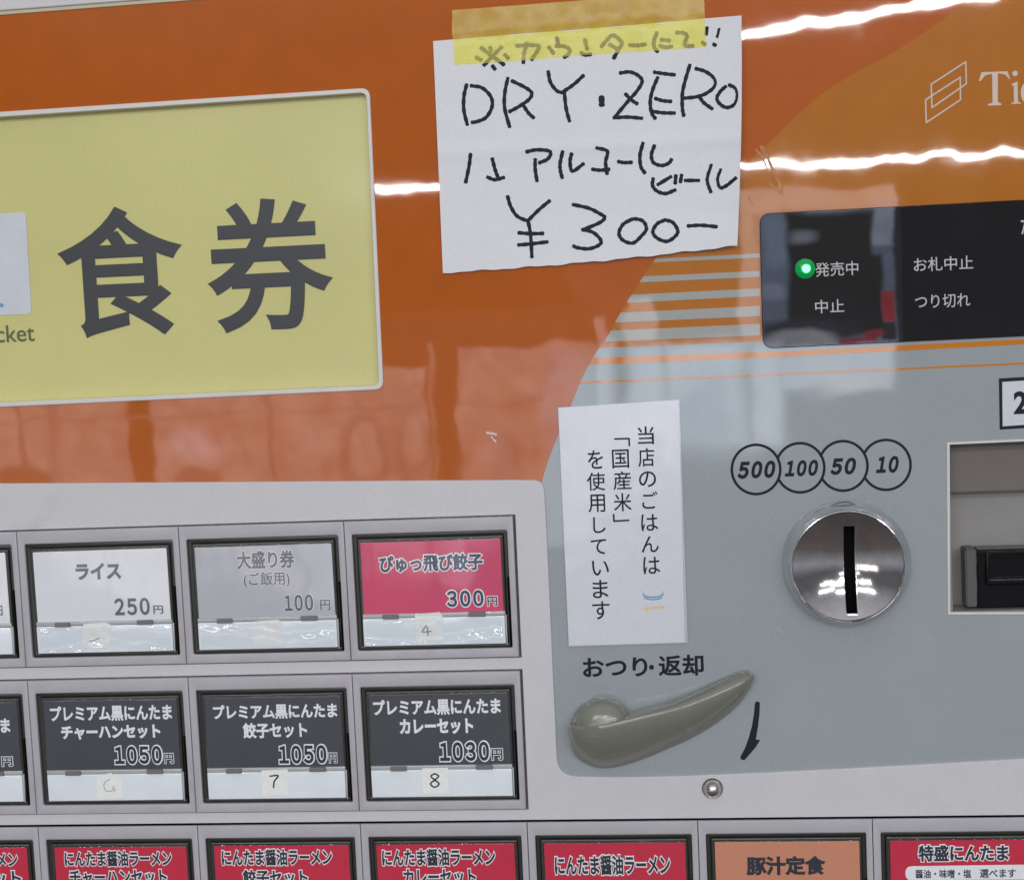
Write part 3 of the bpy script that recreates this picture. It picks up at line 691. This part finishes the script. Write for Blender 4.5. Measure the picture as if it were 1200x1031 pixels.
def lip_strip(pts, wv):
    vs, fs = [], []
    for (x, z) in pts:
        for sg, dd_ in ((-1, .00002), (0, .00016), (1, .00002)): vs.append((x + wv[0] * sg, -dish_d(x + wv[0] * sg, z + wv[1] * sg) - dd_, z + wv[1] * sg))
    for k in range(len(pts) - 1):
        a = 3 * k; fs += [(a, a + 1, a + 4, a + 3), (a + 1, a + 2, a + 5, a + 4)]
    me = bpy.data.meshes.new('slot_lip'); me.from_pydata(vs, [], fs); return smooth(me, 60)
sxr = s0.x - cc_.x + hw; sxl = s0.x - cc_.x - hw; za_, zb_ = s1.z - cc_.z, s0.z - cc_.z
link('slot_lip', lip_strip([(sxr + .00022, za_ + (zb_ - za_) * k / 20) for k in range(21)], (.00024, 0)), M['ringchrome'], coin)
link('slot_lip', lip_strip([(sxl + (sxr - sxl) * k / 6, za_ - .0002) for k in range(7)], (0, .00024)), M['ringchrome'], coin)
link('slot_lip', lip_strip([(sxl - .0001, za_ + (zb_ - za_) * k / 20) for k in range(21)], (.00010, 0)), M['ringchrome'], coin)

# printed coin values in overlapping rings
ctr = [(886, 550, 30), (937.6, 548, 30), (988, 545.8, 30.2), (1038.3, 544.6, 30.4)]
for k, (cx, cy, r) in enumerate(ctr):
    pts = []
    for a in range(0, 361, 6):
        x, y = cx + (r - 1.6) * math.cos(math.radians(a + 180)), cy + (r - 1.2) * math.sin(math.radians(a + 180))
        if k and math.hypot(x - ctr[k - 1][0], y - ctr[k - 1][1]) < r - 2.4: 
            pts.append(None); continue
        pts.append((x, y))
    run = [p for p in pts if p]
    if k == 0: run = run + [run[1]]
    o = link('coin_value_ring', stroke_mesh('coin_value_ring', [run], 3.1, lambda x, y: .00022 + k * 4e-6, False), M['ink'], grey)
for s, bx in (('500', (863.5, 539.5, 909, 561)), ('100', (919, 538.5, 959, 558.5)), ('50', (972.5, 536, 1003.5, 556.5)), ('10', (1026, 534, 1053.5, 554.5))):
    printed('coin_value_lettering', [(s, bx, .052, .24, .97)], .00022, grey, M['ink'])
bx_o = [(1170.5, 443.5), (1330, 434), (1330, 493), (1171.5, 503.5)]
bx_i = [(1174.5, 447.5), (1326, 438.5), (1326, 489), (1175, 499.5)]
plate('note_value_frame', [bx_o, bx_i], .00026, .0001, M['ink'], grey)
plate('note_value_ground', [bx_i], .00023, .0001, M['signwhite'], grey)
printed('note_value_lettering', [('2千円', (1187.5, 451, 1268, 488), .035)], .00024, grey, M['ink'])

# ------------------------------------------------------------------ note slot
ns = bpy.data.objects.new('note_slot', None); COL.objects.link(ns); ns.parent = mach; ns['label'] = 'recessed banknote slot with a black mouth'
A0, A1, A2 = P(SX0, SY0), P(R_ - 30, 508), P(SX0, SY1)
xa, xb = A0.x, A1.x
zt, zb = P(SX0, SY0).z, P(SX0, SY1).z
dd = -.012
link('side_wall', box_mesh('side_wall', xa - .003, xa - .00005, dd - .001, -.0012, zb - .002, zt + .004), M['slotwall'], ns)
link('bottom_wall', box_mesh('bottom_wall', xa - .003, xb, dd - .001, -.0012, zb - .004, zb - .00005), M['slotwall'], ns)
link('top_wall', box_mesh('top_wall', xa - .003, xb, dd - .001, -.0012, zt + .0010, zt + .006), M['shade_plate'], ns)
link('back_wall', box_mesh('back_wall', xa - .003, xb, dd - .004, dd, zb - .004, zt + .006), M['slotwall'], ns)
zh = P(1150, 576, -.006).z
link('shade_plate', box_mesh('shade_plate', xa - .0001, xb, dd + .0001, -.006, zh, zt + .0012, .0003), M['shade_plate'], ns)  # dark plate added in place of the shade below the recess's top edge
zm1, zm0 = P(1150, 643.5, -.003).z, P(1150, 711.5, -.003).z
xm = P(1132, 680, -.003).x; xm2 = P(1145.5, 680, -.003).x
link('mouth_cheek', box_mesh('mouth_cheek', xm, xm2, dd + .0001, -.0032, zm0 + .0001, zm1, .0004), M['slotlip'], ns)
link('mouth_block', box_mesh('mouth_block', xm2 - .0002, xb, dd + .0002, -.0030, zm0, zm1 - .0002, .0006), M['glossblack'], ns)
xm3 = P(1156, 680, -.001).x
z3, z4 = P(1160, 678, -.001).z, P(1160, 650, -.001).z
link('mouth_lip', plate_mesh('mouth_lip', [rounded(rect(xm3, z3 - .0022, xb, z4 + .0006), .0008, 3), rounded(rect(xm3 + .0012, z3, xb - .002, z4), .0006, 3)], -.0012, .002, .0006, 3), M['glossblack'], ns)
rim_px = [(R_ - 30, 506), (SX0 - 3.0, SY0 - 1.5), (SX0 - 2.4, SY1 + 3.2), (R_ - 30, 719), (R_ - 30, 716), (SX0 + .6, SY1), (SX0, SY0 + 1), (R_ - 30, 508.5)]
plate('slot_rim', [rim_px], .0005, .0014, M['edge'], ns, .0001)

# ------------------------------------------------------------------ return lever
ST = [((666.5, 853), (666.5, 856), (668, 864), 4), ((668, 849), (668.5, 851), (671, 880), 9), ((676, 848), (677, 851), (681, 891), 11), ((690, 847.5), (691, 851), (700, 899), 12),
      ((705, 846), (707, 850), (720, 898.5), 12.5), ((722, 840), (724, 846.5), (740, 893.5), 12.5), ((742, 833), (743, 842.5), (760, 886.5), 12), ((758, 829), (762, 838), (782, 877), 11.5),
      ((780, 823), (784, 833), (803, 868), 11), ((800, 815.5), (806, 827), (824, 857), 10), ((822, 806.5), (830, 818), (845, 843), 9.5), ((845, 796), (854, 808), (863, 828), 8.5),
      ((864, 788.5), (869, 801), (875, 813), 7.5), ((876, 786), (878, 795), (881, 803), 6), ((882.5, 789), (883.5, 792), (884, 796), 4.5)]
def interp(lst, n):
    out = []
    for k in range(len(lst[0])):
        pass
    flat = [[*s[0], *s[1], *s[2], s[3]] for s in lst]; cols = []
    for c in range(7):
        pr = [Vector((i, f[c])) for i, f in enumerate(flat)]
        cols.append([v.y for v in catmull(pr, n)])
    return list(zip(*cols))
rows = interp(ST, 4); vs = []; fs = []; K = 26
for r in rows:
    Up, Cp, Lp, h = Vector(r[0:2]), Vector(r[2:4]), Vector(r[4:6]), r[6] * .001
    ring = []
    for j in range(8):
        s = j / 8; q = Up.lerp(Cp, s); dp = h * (.28 + .72 * math.sin(s * math.pi / 2) ** .75); ring.append((q, dp))
    for j in range(15):
        s = j / 14; q = Cp.lerp(Lp, s ** .9); dp = h * (.12 + .88 * (1 - s ** 1.75) ** .8) ; ring.append((q, dp))
    ring.append((Lp.lerp(Up, .1), h * .10)); ring.append((Lp.lerp(Up, .5), .0015)); ring.append((Up.lerp(Lp, .032), h * .15))
    for q, dp in ring: vs.append(tuple(P(q.x, q.y, dp)))
K = 26
for a in range(len(rows) - 1):
    for j in range(K): fs.append((a * K + j, a * K + (j + 1) % K, (a + 1) * K + (j + 1) % K, (a + 1) * K + j))
fs.append(tuple(range(K))); fs.append(tuple((len(rows) - 1) * K + j for j in range(K)))
me = bpy.data.meshes.new('return_lever'); me.from_pydata(vs, [], fs)
bm = bmesh.new(); bm.from_mesh(me); bmesh.ops.recalc_face_normals(bm, faces=bm.faces); bm.to_mesh(me); bm.free(); smooth(me, 55)
lever = link('return_lever', me, M['handle'], mach, label='khaki grey curved coin return lever')
def dome(name, px, py, rx, rz, depth0, hgt, m, parent, flat=0.0, keep=None):
    c = P(px, py, depth0); k = ppx
    prof = [(math.cos(t * math.pi / 2 / 14) ** .62, math.sin(t * math.pi / 2 / 14) ** .8) for t in range(15)]
    me = lathe(name, [(a, b * 1.0) for a, b in prof], 56)
    for v in me.vertices: v.co = (v.co.x * rx * k, v.co.y * hgt, v.co.z * rz * k)
    if keep is not None:
        bm = bmesh.new(); bm.from_mesh(me); bmesh.ops.bisect_plane(bm, geom=bm.verts[:] + bm.edges[:] + bm.faces[:], plane_co=(0, 0, keep * k), plane_no=(-.06, 0, 1), clear_inner=True); bm.to_mesh(me); bm.free()
    smooth(me, 60); o = link(name, me, m, parent); o.location = (c.x, -depth0, c.z); return o
dome('pivot_knob', 707.5, 850, 34, 34, .0040, .0078, M['handle'], lever, keep=-5)
lr = lathe('pivot_ring', [(37.5 * ppx, .0002), (37.5 * ppx, .0034), (36.5 * ppx, .0042), (35 * ppx, .0044), (0, .0044)], 56); o = link('pivot_ring', lr, M['handle'], lever); c0 = P(704.5, 855, .003); o.location = (c0.x, 0, c0.z)
printed('lever_caption', [('おつり', (682.5, 769.5, 759, 793.5), .026), ('・', (760.5, 778.5, 766.5, 784.5), .0), ('返却', (771, 766.5, 825, 792), .026)], .00022, grey, M['ink'])
Z8 = lambda x, y: (650 + x * .21667, 760 + y * .21667)
ar = [(1083, 292), (1096, 283), (1110, 290), (1108, 350), (1100, 420), (1088, 490), (1112, 492), (1085, 535), (1050, 575), (1026, 602), (1005, 596), (1006, 580), (1030, 535), (1050, 480), (1066, 420), (1078, 350)]
plate('direction_arrow', [[Z8(*p) for p in ar]], .00026, .0001, M['marker'], grey)

# screw on the white panel
c1 = P(835, 923.5, .001)
sc = link('screw', lathe('screw', [(11.6 * ppx, -.0002), (11.6 * ppx, .0005), (11 * ppx, .0007), (10.2 * ppx, .0006), (10 * ppx, .0009), (8.6 * ppx, .0020), (6 * ppx, .0027), (3 * ppx, .0030), (0, .0031)], 48), M['screwchrome'], mach, label='domed chrome screw'); sc.location = (c1.x, -.0010, c1.z)
sb = link('screw_washer', lathe('screw_washer', [(12.8 * ppx, .0), (12.4 * ppx, .00025), (11 * ppx, .00025)], 40), M['gap'], sc)

# dried glue and scuffs on the orange front
rs = [[(892, 172), (900, 186), (906, 200), (913, 214), (916, 226)], [(886, 176), (893, 184), (898, 195)], [(901, 214), (909, 222), (918, 228)], [(878, 232), (882, 240)]]
link('glue_residue', stroke_mesh('glue_residue', [(rs[0], 3.4), (rs[1], 2.2), (rs[2], 2.0), (rs[3], 2.4)], 3, lambda x, y: .00012, True, .35), M['residue'], front)
link('glue_residue', stroke_mesh('glue_residue', [([(571, 507), (577, 508), (581, 509)], 2.6), ([(576, 512), (581, 518), (580, 516)], 1.8)], 3, lambda x, y: .00006, True, .3), M['tick'], front)

# ------------------------------------------------------------------ handwritten notice, its tape, rice notice
def lift(x, y):
    r = max(0, (x - 790) / 80); b = max(0, (y - 250) / 60) * max(0, min(1, (x - 520) / 340))
    t = max(0, min(1, (x - 830) / 40)) * max(0, (120 - y) / 100)
    return .0009 + .0024 * r * r + .0012 * b + .0006 * t + .00016 * math.sin(x * .021 + y * .013) + .00032 * math.exp(-((y - 172 + (x - 690) * .05) / 9) ** 2) + .00022 * math.exp(-((x - 745 + (y - 180) * .18) / 10) ** 2)
NX, NY = 140, 100
tl, tr, br, bl = Vector((507.5, 48.5)), Vector((869, 18.5)), Vector((864, 288)), Vector((519, 320))
def edge_px(u, v):
    p = tl.lerp(tr, u).lerp(bl.lerp(br, u), v)
    # slightly uneven cut edges
    p.y += 3.0 * math.sin(u * math.pi) * (1 if v > .5 else -.0) * v - 2.0 * u * (1 - u) * (1 - v) * 0
    p.x += (2.2 * math.sin(v * math.pi) * u)
    if v == 1: p.y += .6 * math.sin(u * 37) + .4 * math.sin(u * 83)
    p.y += 7 * max(0, .9 - u) * max(0, u - .3) * (1 - v)
    return p
vs = []; fs = []
for j in range(NY + 1):
    for i in range(NX + 1):
        p = edge_px(i / NX, j / NY); vs.append(tuple(P(p.x, p.y, lift(p.x, p.y))))
n0 = len(vs)
vs += [(x, y + .00025, z) for x, y, z in vs]
for j in range(NY):
    for i in range(NX):
        a = j * (NX + 1) + i; fs.append((a, a + NX + 1, a + NX + 2, a + 1)); fs.append((n0 + a, n0 + a + 1, n0 + a + NX + 2, n0 + a + NX + 1))
bd = [i for i in range(NX + 1)] + [j * (NX + 1) + NX for j in range(1, NY + 1)] + [NY * (NX + 1) + i for i in range(NX - 1, -1, -1)] + [j * (NX + 1) for j in range(NY - 1, 0, -1)]
for a, b in zip(bd, bd[1:] + bd[:1]): fs.append((a, b, n0 + b, n0 + a))
me = bpy.data.meshes.new('handwritten_notice'); me.from_pydata(vs, [], fs)
bm = bmesh.new(); bm.from_mesh(me); bmesh.ops.recalc_face_normals(bm, faces=bm.faces); bm.to_mesh(me); bm.free(); smooth(me, 40)
note = link('handwritten_notice', me, M['paper'], None, label='white paper notice handwritten in black marker, taped over the orange front', category='notice')
def q(ox, oy, sts): return [[(ox + x / 6, oy + y / 6) for x, y in s] for s in sts]
w1 = q(500, 0, [[(385, 340), (465, 400), (540, 455)], [(525, 335), (465, 395), (405, 458)], [(447, 340), (452, 356)], [(352, 408), (380, 424)], [(552, 388), (572, 410)], [(465, 468), (478, 486)],
    [(635, 325), (720, 320), (788, 325), (778, 360), (740, 418)], [(705, 310), (685, 375), (680, 440)], [(915, 270), (925, 312)], [(860, 335), (890, 375)], [(912, 325), (965, 328), (1005, 350), (998, 382), (970, 402)],
    [(1112, 285), (1128, 345)], [(1088, 375), (1112, 388), (1150, 384)]])
w1 += q(680, 0, [[(150, 328), (195, 275), (232, 250), (280, 285), (292, 312), (270, 350), (237, 408)], [(208, 316), (258, 345)], [(350, 320), (400, 322), (455, 315)], [(537, 235), (518, 290), (520, 335), (540, 362)],
    [(572, 282), (625, 287)], [(562, 325), (600, 335), (640, 330)], [(680, 232), (730, 235), (750, 258), (735, 300), (742, 325), (790, 325)], [(893, 200), (888, 240)], [(862, 302), (874, 312)], [(980, 212), (968, 258)], [(941, 314), (948, 318)]])
w2 = q(500, 0, [[(280, 600), (262, 680), (262, 780), (285, 875)], [(315, 605), (390, 620), (450, 680), (460, 750), (420, 825), (360, 855), (322, 862)], [(570, 555), (550, 650), (548, 760), (582, 890)],
    [(602, 572), (690, 615), (738, 655), (720, 700), (650, 750), (585, 785)], [(675, 735), (715, 795), (750, 828)], [(855, 508), (870, 580), (915, 640), (965, 655)], [(1100, 535), (1035, 595), (970, 640)], [(968, 650), (980, 760), (1003, 850)]])
w2 += [([(680 + 150 / 6, 692 / 6), (680 + 151 / 6, 734 / 6)], 7.0)]
w2 += q(680, 0, [[(283, 515), (350, 508), (410, 535), (435, 575), (400, 640), (330, 720), (240, 828)], [(240, 830), (330, 825), (430, 833)], [(320, 665), (360, 705), (398, 730)], [(523, 510), (590, 520), (660, 528)],
    [(543, 550), (510, 630), (492, 710), (500, 790), (525, 832)], [(530, 695), (580, 710), (635, 715)], [(510, 785), (580, 795), (660, 797)], [(770, 462), (740, 560), (718, 660), (718, 760), (727, 812)],
    [(815, 485), (880, 505), (940, 550), (950, 600), (900, 650), (830, 680), (735, 692)], [(835, 680), (870, 725), (925, 765)], [(1050, 600), (1095, 625), (1105, 680), (1085, 735), (1030, 758), (980, 730), (962, 690), (985, 645), (1020, 612)]])
w3 = q(500, 155, [[(308, 158), (298, 240), (275, 350)], [(462, 190), (480, 260), (500, 315)], [(430, 318), (480, 335), (540, 320)], [(705, 138), (770, 125), (850, 130), (872, 150), (850, 190), (795, 215)], [(763, 195), (763, 260), (775, 340)],
    [(955, 140), (938, 220), (940, 270), (952, 318)], [(1018, 155), (1008, 210), (1025, 275), (1100, 225)]])
w3 += q(680, 155, [[(118, 112), (190, 135), (178, 210), (188, 290)], [(88, 262), (140, 268), (200, 262)], [(270, 208), (310, 215), (358, 213)], [(440, 80), (420, 160), (425, 240), (452, 285)], [(520, 98), (500, 160), (515, 215), (570, 235), (620, 220), (640, 195)],
    [(512, 330), (508, 375), (540, 415), (600, 432), (665, 408)], [(548, 368), (635, 315)], [(672, 308), (668, 358)], [(712, 305), (705, 348)], [(740, 340), (830, 340)], [(922, 235), (895, 320), (900, 370), (918, 418)], [(988, 268), (968, 330), (985, 390), (1030, 375), (1092, 325)]])
w4 = q(500, 155, [[(570, 455), (590, 520), (635, 590), (710, 625)], [(862, 485), (790, 545), (715, 620)], [(712, 620), (730, 720), (740, 875)], [(650, 708), (730, 714), (815, 712)], [(648, 793), (740, 785), (845, 772)]])
w4 += q(680, 155, [[(-48, 510), (60, 535), (140, 575), (172, 602), (130, 640), (18, 686)], [(18, 686), (90, 705), (145, 760), (130, 795), (60, 820), (-20, 812), (-45, 802)], [(350, 618), (300, 650), (272, 710), (300, 760), (370, 780), (430, 730), (465, 680), (440, 625), (380, 610), (345, 622)],
    [(590, 620), (540, 645), (510, 700), (540, 745), (610, 768), (670, 730), (685, 690), (650, 635), (600, 618)], [(760, 660), (850, 655), (955, 665)]])
for nm_, ws, wd_ in (('counter_line', w1, 4.6), ('drink_name_line', w2, 4.4), ('description_line', w3, 4.4), ('price_line', w4, 4.4)):
    link('handwriting', stroke_mesh('handwriting', ws, wd_, lift, True, .13), M['marker'], note)

# tape: yellow, translucent, half on the notice and half on the machine
tu = [Vector((529, 12.5)), Vector((824.5, -10))]; tb = [Vector((532.5, 76.5)), Vector((827.5, 55))]
NX, NY = 40, 9; vs = []; fs = []
for j in range(NY + 1):
    for i in range(NX + 1):
        u, v = i / NX, j / NY; p = tu[0].lerp(tu[1], u).lerp(tb[0].lerp(tb[1], u), v)
        if i in (0, NX): p.x += random.uniform(-.9, .9)
        if v == 1: p.y += .5 * math.sin(u * 9)
        pe = tl.y + (tr.y - tl.y) * (p.x - tl.x) / (tr.x - tl.x)
        k = max(0, min(1, (p.y - pe + 7) / 7)); dz = .00035 + (lift(p.x, p.y) + .00014 - .00035) * k + .00004 * math.sin(p.x * .11)
        vs.append(tuple(P(p.x, p.y, dz)))
for j in range(NY):
    for i in range(NX):
        a = j * (NX + 1) + i; fs.append((a, a + NX + 1, a + NX + 2, a + 1))
me = bpy.data.meshes.new('adhesive_tape'); me.from_pydata(vs, [], fs); smooth(me, 60)
link('adhesive_tape', me, M['tape'], None, label='strip of translucent yellow tape holding the handwritten notice at its top edge', category='tape')

rn = plate('rice_notice', [[(654.3, 478), (795.2, 468.8), (802.8, 752.5), (666.5, 756.5)]], .0009, .0004, M['laminate'], None, .00004,
           label='tall white laminated notice with three columns of printed characters beside the coin values', category='notice')
plate('laminate_border', [[(653.8, 477.4), (796.2, 468.0), (806.3, 753.4), (666.2, 757.6)]], .00065, .0003, M['lamedge'], rn, .00004)
def bpx(z, x0, y0, x1, y1):
    oy = 465 if z == 5 else 610; k = .1503; return (650 + x0 * k, oy + y0 * k, 650 + x1 * k, oy + y1 * k)
G = [('当', 5, 645, 228, 777, 372), ('店', 5, 648, 395, 780, 546), ('の', 5, 655, 578, 792, 704), ('ご', 5, 680, 735, 806, 873), ('は', 5, 672, 912, 808, 1046), ('ん', 6, 675, 118, 814, 248), ('は', 6, 688, 280, 824, 416),
     ('国', 5, 445, 408, 582, 558), ('産', 5, 453, 577, 599, 726), ('米', 5, 458, 748, 602, 893), ('を', 5, 255, 414, 380, 562), ('使', 5, 248, 586, 397, 732), ('用', 5, 259, 758, 396, 901),
     ('し', 5, 298, 935, 400, 1062), ('て', 6, 280, 142, 405, 262), ('い', 6, 290, 310, 425, 428), ('ま', 6, 294, 460, 420, 604), ('す', 6, 292, 626, 432, 770)]
for g in G: printed('notice_character', [(g[0], bpx(g[1], *g[2:]), .006)], .0009, rn, M['ink'])
qa = lambda pts: [(650 + x * .1503, 465 + y * .1503) for x, y in pts]
link('notice_character', stroke_mesh('bracket', [qa([(470, 328), (580, 325)]), qa([(580, 325), (582, 378)])], 2.0, lambda x, y: .0009, False), M['ink'], rn)
link('notice_character', stroke_mesh('bracket', [qa([(460, 918), (462, 968)]), qa([(462, 968), (577, 962)])], 2.0, lambda x, y: .0009, False), M['ink'], rn)
qb = lambda pts: [(650 + x * .1503, 610 + y * .1503) for x, y in pts]
link('bowl_print', stroke_mesh('bowl_print', [(qb([(690, 578), (720, 592), (770, 596), (815, 590), (845, 575)]), 1.8), (qb([(700, 600), (735, 612), (770, 614), (805, 610), (836, 600)]), 1.6), (qb([(688, 556), (692, 575)]), .7), (qb([(845, 550), (842, 572)]), .7)], 1.6, lambda x, y: .0009), M['blueprint'], rn)
link('stand_print', stroke_mesh('stand_print', [(qb([(705, 683), (770, 678), (848, 674)]), 3.2), (qb([(715, 700), (728, 697)]), 2)], 3, lambda x, y: .0009), M['sandprint'], rn)

# grime caught in the joints
random.seed(3)
def grime(x0, y0, x1, y1, n, parent, depth):
    for k in range(n):
        a = random.random(); ln = random.uniform(.03, .12); b_ = min(1, a + ln)
        pts = [(x0 + (x1 - x0) * t, y0 + (y1 - y0) * t + random.uniform(-.5, .5)) for t in (a, a + (b_ - a) * .33, a + (b_ - a) * .66, b_)]
        yield (pts, random.uniform(.7, 1.7))
M['grime'] = mat('brown_grime', (.24, .19, .13), rough=.8, spec=.1, speck=.5, sscale=900)
gl = list(grime(616, 963.4, 1200, 958.5, 22, None, 0)) + list(grime(10, 624, 600, 604.5, 12, None, 0)) + list(grime(60, 801, 600, 788, 4, None, 0))
link('grime', stroke_mesh('grime', gl, 1.2, lambda x, y: .00108, True, .5), M['grime'], wpo, kind='stuff')

# coin scuffs and hairline scratches round the coin slot
M['scuff'] = mat('pale_scuff_marks', (.40, .43, .45), rough=.6, spec=.2, speck=.4, sscale=900)
sc_ = []
for k in range(26):
    a = random.uniform(0, 2 * math.pi); r = random.uniform(80, 150); cx, cy = 994 + r * math.cos(a), 664 + r * .9 * math.sin(a)
    if cy < 590 or cx > 1098: continue
    th = random.gauss(1.2, .7); ln = random.uniform(2, 9)
    sc_.append(([(cx - ln * math.cos(th), cy - ln * math.sin(th)), (cx + random.uniform(-.6, .6), cy), (cx + ln * math.cos(th), cy + ln * math.sin(th))], random.uniform(.35, .7)))
link('scuff_marks', stroke_mesh('scuff_marks', sc_, .5, lambda x, y: .00019, True, .3), M['scuff'], grey, kind='stuff')
